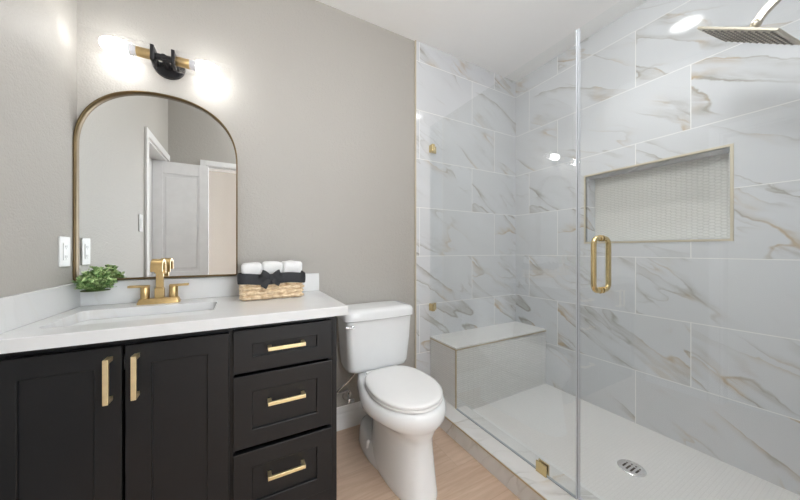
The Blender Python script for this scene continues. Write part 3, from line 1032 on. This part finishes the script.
for s in (-1, 1):
    bm = B()
    box(bm, LX + s * 0.0365 - 0.0075, LX + s * 0.0365 + 0.0065, LY - 0.030, LY + 0.030, LZ - 0.034, LZ + 0.034, 0.003)
    box(bm, LX + s * 0.0365 - 0.0075, LX + s * 0.0365 + 0.0065, LY + 0.026, -0.0222, LZ - 0.006, LZ + 0.012, 0.001)
    obj('end_clamp', bm, M['blackmetal'], VL, 40)
    bm = B()
    cyl(bm, (LX + s * 0.0435, LY, LZ), (LX + s * 0.094, LY, LZ), 0.0205, 28, None, 0.001)
    obj('socket', bm, M['gold'], VL, 40)
    bm = B()
    xs = LX + s * 0.094
    cyl(bm, (xs, LY, LZ), (xs + s * 0.026, LY, LZ), 0.0185, 28, 0.024)
    bb = obj('bulb', bm, M['socketwhite'], VL, 40)
    bm = B()
    prof = [(0.026, 0.0235), (0.035, 0.027), (0.055, 0.0305), (0.080, 0.0305), (0.100, 0.026), (0.113, 0.017), (0.118, 0.006)]
    rs = [[Vector((xs + s * x, LY + r * math.cos(2 * PI * j / 24), LZ + r * math.sin(2 * PI * j / 24))) for j in range(24)] for x, r in prof]
    rings(bm, rs)
    o = obj('glowing_globe', bm, M['bulb'], bb, 60)
    bm = B()
    x0, x1 = LX + s * 0.0435, LX + s * 0.262
    ro, ri = 0.046, 0.0435
    rs = []
    for x, r in ((x0, ro), (x1, ro), (x1, ri), (x0, ri)):
        rs.append([Vector((x, LY + r * math.cos(2 * PI * j / 40), LZ + r * math.sin(2 * PI * j / 40))) for j in range(40)])
    rings(bm, rs, cap=False, closed=True)
    obj('glass_tube', bm, M['tube'], VL, 40)

# ------------------------------------------------------------------ plant
random.seed(4)
PX, PY = -0.545, -0.080
PT = thing('potted_plant', 'small bushy green plant in white pot at the counter corner', 'plant', (PX, PY, ZC))
bm = lathe(B(), (PX, PY, ZC + 0.0003), [(0.026, 0.0), (0.035, 0.001), (0.040, 0.008), (0.0450, 0.030), (0.0478, 0.058), (0.0488, 0.082), (0.0482, 0.083),
                                (0.0460, 0.082), (0.0450, 0.070), (0.001, 0.070)], 40)
bm = B(); cyl(bm, (PX, PY, ZC + 0.0708), (PX, PY, ZC + 0.073), 0.0445, 28)
obj('soil', bm, M['soil'], PT)
bml, bms = B(), B()
def leaf(bm, p, d, upv, L, W):
    a = d.cross(upv)
    if a.length < 1e-4:
        a = Vector((1, 0, 0))
    a.normalize()
    n_ = a.cross(d).normalized()
    pts = [(0, 0, 0), (0.3, 0.75, 0.08), (0.62, 1.0, 0.10), (0.88, 0.6, 0.02), (1.0, 0, -0.08)]
    mid = [bm.verts.new(p + d * (L * t) + n_ * (L * c_ - 0.06 * L * (0 < w))) for t, w, c_ in pts]
    lf = [bm.verts.new(p + d * (L * t) + a * (W * w) + n_ * L * c_) for t, w, c_ in pts[1:4]]
    rt = [bm.verts.new(p + d * (L * t) - a * (W * w) + n_ * L * c_) for t, w, c_ in pts[1:4]]
    for s_ in (lf, rt):
        f = [(mid[0], s_[0], mid[1]), (mid[1], s_[0], s_[1], mid[2]), (mid[2], s_[1], s_[2], mid[3]), (mid[3], s_[2], mid[4])]
        for q in f:
            bm.faces.new(q)
for i in range(170):
    th_ = random.uniform(0, 2 * PI)
    cz_ = random.uniform(-0.10, 1.0)
    sz_ = math.sqrt(1 - cz_ * cz_)
    d0 = Vector((sz_ * math.cos(th_), sz_ * math.sin(th_), cz_))
    st_ = Vector((PX + d0.x * 0.022, PY + d0.y * 0.022, ZC + 0.072))
    q_ = random.uniform(0.78, 1.05)
    tip = Vector((PX + d0.x * 0.055 * q_, PY + d0.y * 0.055 * q_, ZC + 0.086 + d0.z * 0.078 * q_))
    tip.y = min(tip.y, -0.042)
    tip.x = max(tip.x, XL + 0.026)
    d0 = (tip - st_).normalized()
    mid_ = (st_ + tip) / 2 + Vector((0, 0, 0.006))
    tube(bms, smooth_pts([st_, mid_, tip], 3), 0.0011, 5)
    for q in range(9):
        t_ = 0.35 + 0.65 * q / 8
        p = st_.lerp(tip, t_) + Vector((0, 0, 0.005 * math.sin(PI * t_)))
        dd = (d0 * 0.5 + Vector((random.uniform(-1, 1), random.uniform(-1, 1), random.uniform(-0.3, 0.8)))).normalized()
        if p.y > -0.05 and dd.y > 0: dd.y *= -0.5
        if p.x < XL + 0.035 and dd.x < 0: dd.x *= -0.5
        leaf(bml, p, dd.normalized(), Vector((random.uniform(-.4, .4), random.uniform(-.4, .4), 1)), random.uniform(0.013, 0.020), random.uniform(0.0055, 0.008))
obj('stem', bms, M['stem'], PT, 60)
obj('foliage', bml, M['leaf'], PT)

# ------------------------------------------------------------------ towel basket
random.seed(9)
BX0, BX1, BYF, BYB = -0.016, 0.276, -0.222, -0.070
BK = thing('wicker_basket', 'woven tan basket tied with charcoal ribbon and bow, on the counter', 'basket', ((BX0 + BX1) / 2, (BYF + BYB) / 2, ZC))
per = rrect(BX0, BX1, BYF, BYB, 0.018, 5)
# resample the perimeter evenly
def resample(loop, n):
    P = [Vector((x, y, 0)) for x, y in loop]
    seg = [(P[i], P[(i + 1) % len(P)]) for i in range(len(P))]
    Ls = [(b - a).length for a, b in seg]; tot = sum(Ls)
    out = []; k = 0; acc = 0
    for i in range(n):
        s = tot * i / n
        while acc + Ls[k] < s and k < len(seg) - 1:
            acc += Ls[k]; k += 1
        a, b = seg[k]
        out.append((a.lerp(b, (s - acc) / max(Ls[k], 1e-9)), (b - a).normalized()))
    return out
NPER = 320
pts = resample(per, NPER)
NWV = 19
NROW, SUB = 5, 8
BH = 0.108
rs = []
for j in range(NROW * SUB + 1):
    fr = j / SUB
    row = min(int(fr), NROW - 1); f = fr - row
    z = ZC + 0.0008 + BH * j / (NROW * SUB)
    ringp = []
    for i, (p, d_) in enumerate(pts):
        ph = PI * NWV * i / NPER + (PI / 2 if row % 2 else 0)
        wv = abs(math.sin(ph)) ** 0.8
        prof = math.sin(PI * min(max(f, 0), 1)) ** 0.9 if 0 < f < 1 else 0.0
        out = Vector((d_.y, -d_.x, 0))
        amt = -0.009 + 0.0165 * prof * (0.25 + 0.75 * wv)
        taper = -0.006 * (1 - j / (NROW * SUB))
        ringp.append(Vector((p.x, p.y, z)) + out * (amt + taper))
    rs.append(ringp)
inner_r = [[Vector((p.x, p.y, ZC + z_)) - Vector((d_.y, -d_.x, 0)) * 0.010 for p, d_ in pts] for z_ in (BH, 0.010)]
bm = rings(B(), rs + inner_r)
obj('weave', bm, M['wicker'], BK, 70)
# ribbon band round basket and towels
RZ0, RZ1 = ZC + 0.077, ZC + 0.128
bm = B()
def band(off):
    return [[Vector((p.x, p.y, z + 0.0035 * math.sin(p.x * 31 + p.y * 20))) + Vector((d_.y, -d_.x, 0)) * (off + (0.002 if k in (1, 2) else 0)) for p, d_ in pts[::4]]
            for k, z in enumerate((RZ0, RZ0 + 0.017, RZ0 + 0.036, RZ1))]
rings(bm, band(0.0078) + band(0.0066)[::-1], cap=False, closed=True)
rb = obj('ribbon_band', bm, M['ribbon'], BK, 60)
rb['label'] = 'charcoal fabric ribbon'
# bow: two loops, a knot and two tails on the front
KX, KY, KZ = 0.118, BYF - 0.012, ZC + 0.108
def strip(bm, pts, ws, dirs, thick=0.0012):
    rs = []
    P = [Vector(p) for p in pts]
    for i, p in enumerate(P):
        tdir = (P[min(i + 1, len(P) - 1)] - P[max(i - 1, 0)]).normalized()
        wdir = Vector(dirs[i] if isinstance(dirs, list) else dirs)
        wdir = (wdir - tdir * wdir.dot(tdir)).normalized()
        nn = tdir.cross(wdir)
        w = ws[i]
        rs.append([p + wdir * w + nn * thick, p - wdir * w + nn * thick, p - wdir * w - nn * thick, p + wdir * w - nn * thick])
    rings(bm, rs)
for s in (-1, 1):
    bm = B()
    lp = smooth_pts([(KX, KY - 0.003, KZ), (KX + s * 0.022, KY - 0.013, KZ + 0.016), (KX + s * 0.036, KY - 0.013, KZ + 0.022), (KX + s * 0.042, KY - 0.003, KZ + 0.019),
                     (KX + s * 0.036, KY + 0.001, KZ + 0.012), (KX, KY + 0.001, KZ)], 5)
    n_ = len(lp)
    strip(bm, lp, [0.006 + 0.011 * math.sin(PI * i / (n_ - 1)) ** 0.7 for i in range(n_)], Vector((-s * 0.45, -0.1, 1)))
    obj('bow_loop', bm, M['ribbon'], BK, 60)
    bm = B()
    lp = smooth_pts([(KX, KY - 0.002, KZ - 0.002), (KX + s * 0.016, KY - 0.010, KZ - 0.018), (KX + s * (0.034 if s < 0 else 0.040), KY - 0.006, KZ - (0.046 if s < 0 else 0.030))], 5)
    n_ = len(lp)
    strip(bm, lp, [0.006 + 0.009 * i / (n_ - 1) for i in range(n_)], Vector((1, -0.1, s * 0.55)))
    obj('bow_tail', bm, M['ribbon'], BK, 60)
bm = B()
box(bm, KX - 0.010, KX + 0.010, KY - 0.009, KY + 0.004, KZ - 0.012, KZ + 0.012, 0.004, 3)
obj('bow_knot', bm, M['ribbon'], BK, 60)

# white towels rolled side by side in the basket
def towel(x0, x1, ztop, label, seed):
    bm = B()
    box(bm, x0, x1, BYF + 0.016, BYB - 0.016, ZC + 0.0125, ztop, 0.013, 4)
    bmesh.ops.subdivide_edges(bm, edges=[e_ for e_ in bm.edges if e_.calc_length() > 0.02], cuts=5, use_grid_fill=True)
    for v in bm.verts:
        n_ = mnoise.noise(Vector((v.co.x * 45 + seed * 9, v.co.y * 45, v.co.z * 45)))
        k_ = 1.0 if v.co.z > ZC + 0.12 else 0.0
        v.co.z += 0.0035 * n_ * k_
        xm = (x0 + x1) / 2
        v.co.x += 0.0010 * n_
        if v.co.z > ZC + 0.130:      # the rolls swell out over the rim
            cxm, cym = (BX0 + BX1) / 2, (BYF + BYB) / 2
            k2 = 0.075 * min(1.0, (v.co.z - ZC - 0.130) / 0.012)
            v.co.x += (v.co.x - cxm) * k2
            v.co.y += (v.co.y - cym) * k2
        if v.co.z > ZC + 0.14:
            v.co.z -= 0.16 * abs(v.co.x - xm) ** 2 / (x1 - x0)
    o = obj('rolled_towel', bm, M['towel'], None, 60)
    return tag(o, label, 'towel', 'white towels in the basket')
w_ = (BX1 - BX0 - 0.032) / 3
xs0 = BX0 + 0.016
towel(xs0, xs0 + w_ - 0.001, ZC + 0.178, 'rolled white towel at the mirror end of the woven basket', 1)
towel(xs0 + w_, xs0 + 2 * w_ - 0.001, ZC + 0.183, 'rolled white towel in the middle of the basket, behind the bow', 2)
towel(xs0 + 2 * w_, xs0 + 3 * w_, ZC + 0.184, 'rolled white towel at the toilet end of the woven basket', 3)

# ------------------------------------------------------------------ wall plates on the left wall
def wall_plate(y, z, label, rocker):
    t = thing('outlet_plate' if not rocker else 'switch_plate', label, 'wall plate', (XL, y, z))
    obj('plate', box(B(), XL + 0.0003, XL + 0.006, y - 0.038, y + 0.038, z - 0.060, z + 0.060, 0.002), M['plate'], t)
    if rocker:
        obj('rocker', box(B(), XL + 0.0062, XL + 0.009, y - 0.016, y + 0.016, z - 0.033, z + 0.033, 0.001), M['plate'], t)
    else:
        obj('outlet_face', box(B(), XL + 0.0062, XL + 0.008, y - 0.017, y + 0.017, z - 0.034, z + 0.034, 0.001), M['plate'], t)
        for dz in (-0.02, 0.02):
            bm = B()
            for dy in (-0.006, 0.006):
                box(bm, XL + 0.0079, XL + 0.0083, y + dy - 0.001, y + dy + 0.001, z + dz - 0.004, z + dz + 0.005)
            box(bm, XL + 0.0079, XL + 0.0083, y - 0.0015, y + 0.0015, z + dz - 0.010, z + dz - 0.007)
            obj('socket_slots', bm, M['slot'], t)
wall_plate(-0.108, 1.116, 'white outlet plate on the left wall beside the mirror', False)
wall_plate(-0.90, 1.31, 'white switch plate on the left wall, seen in the mirror beside the white door', True)

# ================================================================== toilet
TX = 0.712
TO = thing('toilet', 'white two piece toilet with closed lid between vanity and shower', 'toilet', (TX, -0.40, 0.0))
def egg(yf, yb, hw, z, n=48, sq=2.25, fq=2.05, split=0.42, tb=0.0):
    """Egg-shaped ring: rounder front, squarer and (by tb) narrower back."""
    out = []
    ym = yb + (yf - yb) * split
    for i in range(n):
        a = 2 * PI * i / n
        c_, s_ = math.cos(a), math.sin(a)
        if s_ < 0:      # front (towards -y)
            x = hw * math.copysign(abs(c_) ** (2 / fq), c_)
            y = ym + (yf - ym) * abs(s_) ** (2 / fq)
        else:
            e_ = 2 / sq
            t_ = abs(s_) ** e_
            x = hw * math.copysign(abs(c_) ** e_, c_) * (1 - tb * t_ * t_ * (3 - 2 * t_))
            y = ym + (yb - ym) * t_
        out.append(Vector((TX + x, y, z)))
    return out
def tb_at(z):
    for (z0, t0), (z1, t1) in zip(((0, .05), (.04, .12), (.12, .5), (.20, .62), (.29, .62), (.35, .48)), ((.04, .12), (.12, .5), (.20, .62), (.29, .62), (.35, .48), (1, .44))):
        if z <= z1:
            return t0 + (t1 - t0) * (z - z0) / (z1 - z0)
    return 0.44
sec = [(-0.716, -0.150, 0.112, 0.0005, 3.2, 2.7), (-0.718, -0.148, 0.114, 0.012, 3.2, 2.7), (-0.714, -0.150, 0.113, 0.030, 3.2, 2.7), (-0.706, -0.155, 0.111, 0.07, 3.0, 2.7),
       (-0.698, -0.158, 0.109, 0.14, 3.0, 2.6), (-0.692, -0.155, 0.108, 0.20, 3.0, 2.5), (-0.690, -0.140, 0.109, 0.245, 2.8, 2.4), (-0.694, -0.125, 0.114, 0.268, 2.7, 2.3),
       (-0.703, -0.115, 0.124, 0.287, 2.6, 2.2), (-0.708, -0.095, 0.150, 0.306, 2.5, 2.1), (-0.722, -0.070, 0.178, 0.325, 2.4, 2.05), (-0.734, -0.055, 0.199, 0.346, 2.4, 2.05),
       (-0.738, -0.045, 0.204, 0.370, 2.4, 2.05), (-0.735, -0.040, 0.200, 0.396, 2.4, 2.05), (-0.727, -0.042, 0.189, 0.408, 2.4, 2.05), (-0.716, -0.050, 0.177, 0.412, 2.4, 2.05)]
bm = rings(B(), [egg(a, b, w, z, 48, q + (2.2 if z > 0.33 else 0), g, 0.42 + 0.13 * min(1, max(0, (z - 0.25) / 0.08)), tb_at(z)) for a, b, w, z, q, g in sec])
bowl = obj('bowl', bm, M['ceramic'], TO, 60)
# foot flange with the bolt caps at the sides of the pedestal
bm = B()
fl = [(-0.56, -0.075, 0.128, 0.0004), (-0.56, -0.075, 0.130, 0.010), (-0.53, -0.080, 0.128, 0.030), (-0.46, -0.09, 0.122, 0.070), (-0.40, -0.10, 0.110, 0.105), (-0.36, -0.12, 0.085, 0.122)]
rings(bm, [egg(a, b, w, z, 48, 2.6) for a, b, w, z in fl])
obj('foot', bm, M['ceramic'], TO, 60)
for s in (-1, 1):
    bm = B()
    lathe(bm, (TX + s * 0.116, -0.30, 0.068), [(0.012, -0.02), (0.012, 0.012), (0.009, 0.018), (0.001, 0.020)], 20)
    obj('bolt_cap', bm, M['seat'], TO, 50)
# seat ring and lid
def seat_ring(d, z, back=-0.262):
    return egg(-0.716 + d, back - d * 0.3, 0.176 - d, z, 56, 3.2, 2.05, 0.50, 0.08)
bm = B()
rings(bm, [seat_ring(0.006, 0.4145), seat_ring(0.0, 0.417), seat_ring(0.0, 0.424), seat_ring(0.006, 0.4275)])
obj('seat', bm, M['seat'], TO, 60)
bm = B()
rings(bm, [seat_ring(0.008, 0.430), seat_ring(0.0015, 0.432), seat_ring(0.001, 0.440), seat_ring(0.006, 0.4445), seat_ring(0.02, 0.447), seat_ring(0.07, 0.4495), seat_ring(0.14, 0.4505)])
obj('lid', bm, M['seat'], TO, 60)
for s in (-1, 1):
    bm = B()
    box(bm, TX + s * 0.075 - 0.026, TX + s * 0.075 + 0.026, -0.258, -0.225, 0.413, 0.4295, 0.006, 3)
    obj('seat_hinge', bm, M['seat'], TO, 60)
# tank
def trect(x0, x1, y0, y1, r, z, bow=0.0):
    out = []
    for x, y in rrect(x0, x1, y0, y1, r, 6):
        f = (x - (x0 + x1) / 2) / ((x1 - x0) / 2)
        yy = y - bow * (1 - f * f) if y < (y0 + y1) / 2 else y
        out.append(Vector((x, yy, z)))
    return out
def dense(loop, maxd=0.03):
    out = []
    n = len(loop)
    for i in range(n):
        a, b = loop[i], loop[(i + 1) % n]
        k_ = 6 if i % (n // 4) == n // 4 - 1 else 1      # only the four straight sides
        for q in range(k_):
            out.append(a.lerp(b, q / k_))
    return out
def tank_ring(hw, yf, z, r=0.03, bow=0.012, yb=-0.016):
    base = dense(trect(TX + 0.006 - hw, TX + 0.006 + hw, yf, yb, r, z))
    for v in base:
        f = (v.x - TX - 0.006) / hw
        if v.y < (yf + yb) / 2:
            v.y -= bow * (1 - f * f)
    return base
bm = rings(B(), [tank_ring(0.177, -0.190, 0.4125, 0.05), tank_ring(0.189, -0.198, 0.418, 0.045), tank_ring(0.195, -0.202, 0.44, 0.035), tank_ring(0.206, -0.210, 0.58, 0.032), tank_ring(0.214, -0.214, 0.716, 0.030)])
obj('tank', bm, M['ceramic'], TO, 50)
bm = rings(B(), [tank_ring(0.221, -0.220, 0.7165, 0.036), tank_ring(0.226, -0.226, 0.721, 0.040), tank_ring(0.226, -0.226, 0.756, 0.040), tank_ring(0.222, -0.222, 0.768, 0.038), tank_ring(0.211, -0.211, 0.776, 0.034), tank_ring(0.17, -0.17, 0.779, 0.03)])
obj('tank_lid', bm, M['ceramic'], TO, 50)
bm = B()
lx = TX - 0.176
cyl(bm, (lx, -0.214, 0.690), (lx, -0.234, 0.690), 0.011, 20, None, 0.001)
fl_ = obj('flush_lever', bm, M['chrome'], TO, 40)
fl_['label'] = 'chrome flush lever'
bm = B()
tube(bm, smooth_pts([(lx + 0.004, -0.236, 0.690), (lx - 0.02, -0.240, 0.692), (lx - 0.044, -0.238, 0.697)], 4), 0.0055, 12)
obj('lever_arm', bm, M['chrome'], fl_, 50)

# supply valve and hose at the wall
SV = thing('water_supply_valve', 'small chrome water supply valve on the wall beside the toilet', 'valve', (0.585, 0.0, 0.215))
VXX, VZ = 0.575, 0.205
bm = B()
cyl(bm, (VXX, -0.0005, VZ), (VXX, -0.008, VZ), 0.030, 28, 0.024)
obj('escutcheon', bm, M['plate'], SV, 40)
bm = B()
cyl(bm, (VXX, -0.008, VZ), (VXX, -0.055, VZ), 0.008, 14)
cyl(bm, (VXX, -0.042, VZ - 0.012), (VXX, -0.042, VZ + 0.030), 0.009, 14)
cyl(bm, (VXX, -0.042, VZ + 0.026), (VXX, -0.042, VZ + 0.038), 0.011, 6)
obj('valve_body', bm, M['chrome'], SV, 40)
bm = B()
cyl(bm, (VXX, -0.055, VZ), (VXX + 0.003, -0.078, VZ - 0.004), 0.010, 14)
box(bm, VXX - 0.016, VXX + 0.022, -0.083, -0.076, VZ - 0.016, VZ + 0.010, 0.003)
obj('valve_knob', bm, M['chrome'], SV, 40)
bm = B()
hp = smooth_pts([(VXX, -0.042, VZ + 0.036), (VXX - 0.012, -0.045, VZ + 0.052), (0.530, -0.05, VZ + 0.050), (0.500, -0.055, 0.262), (0.515, -0.062, 0.285), (0.560, -0.072, 0.322), (0.592, -0.080, 0.360), (0.600, -0.085, 0.395), (0.600, -0.085, 0.4135)], 6)
tube(bm, hp, 0.0075, 10)
tag(obj('supply_hose', bm, M['chrome'], None, 60), 'thin braided metal hose running from the wall valve up to the toilet tank', 'hose')
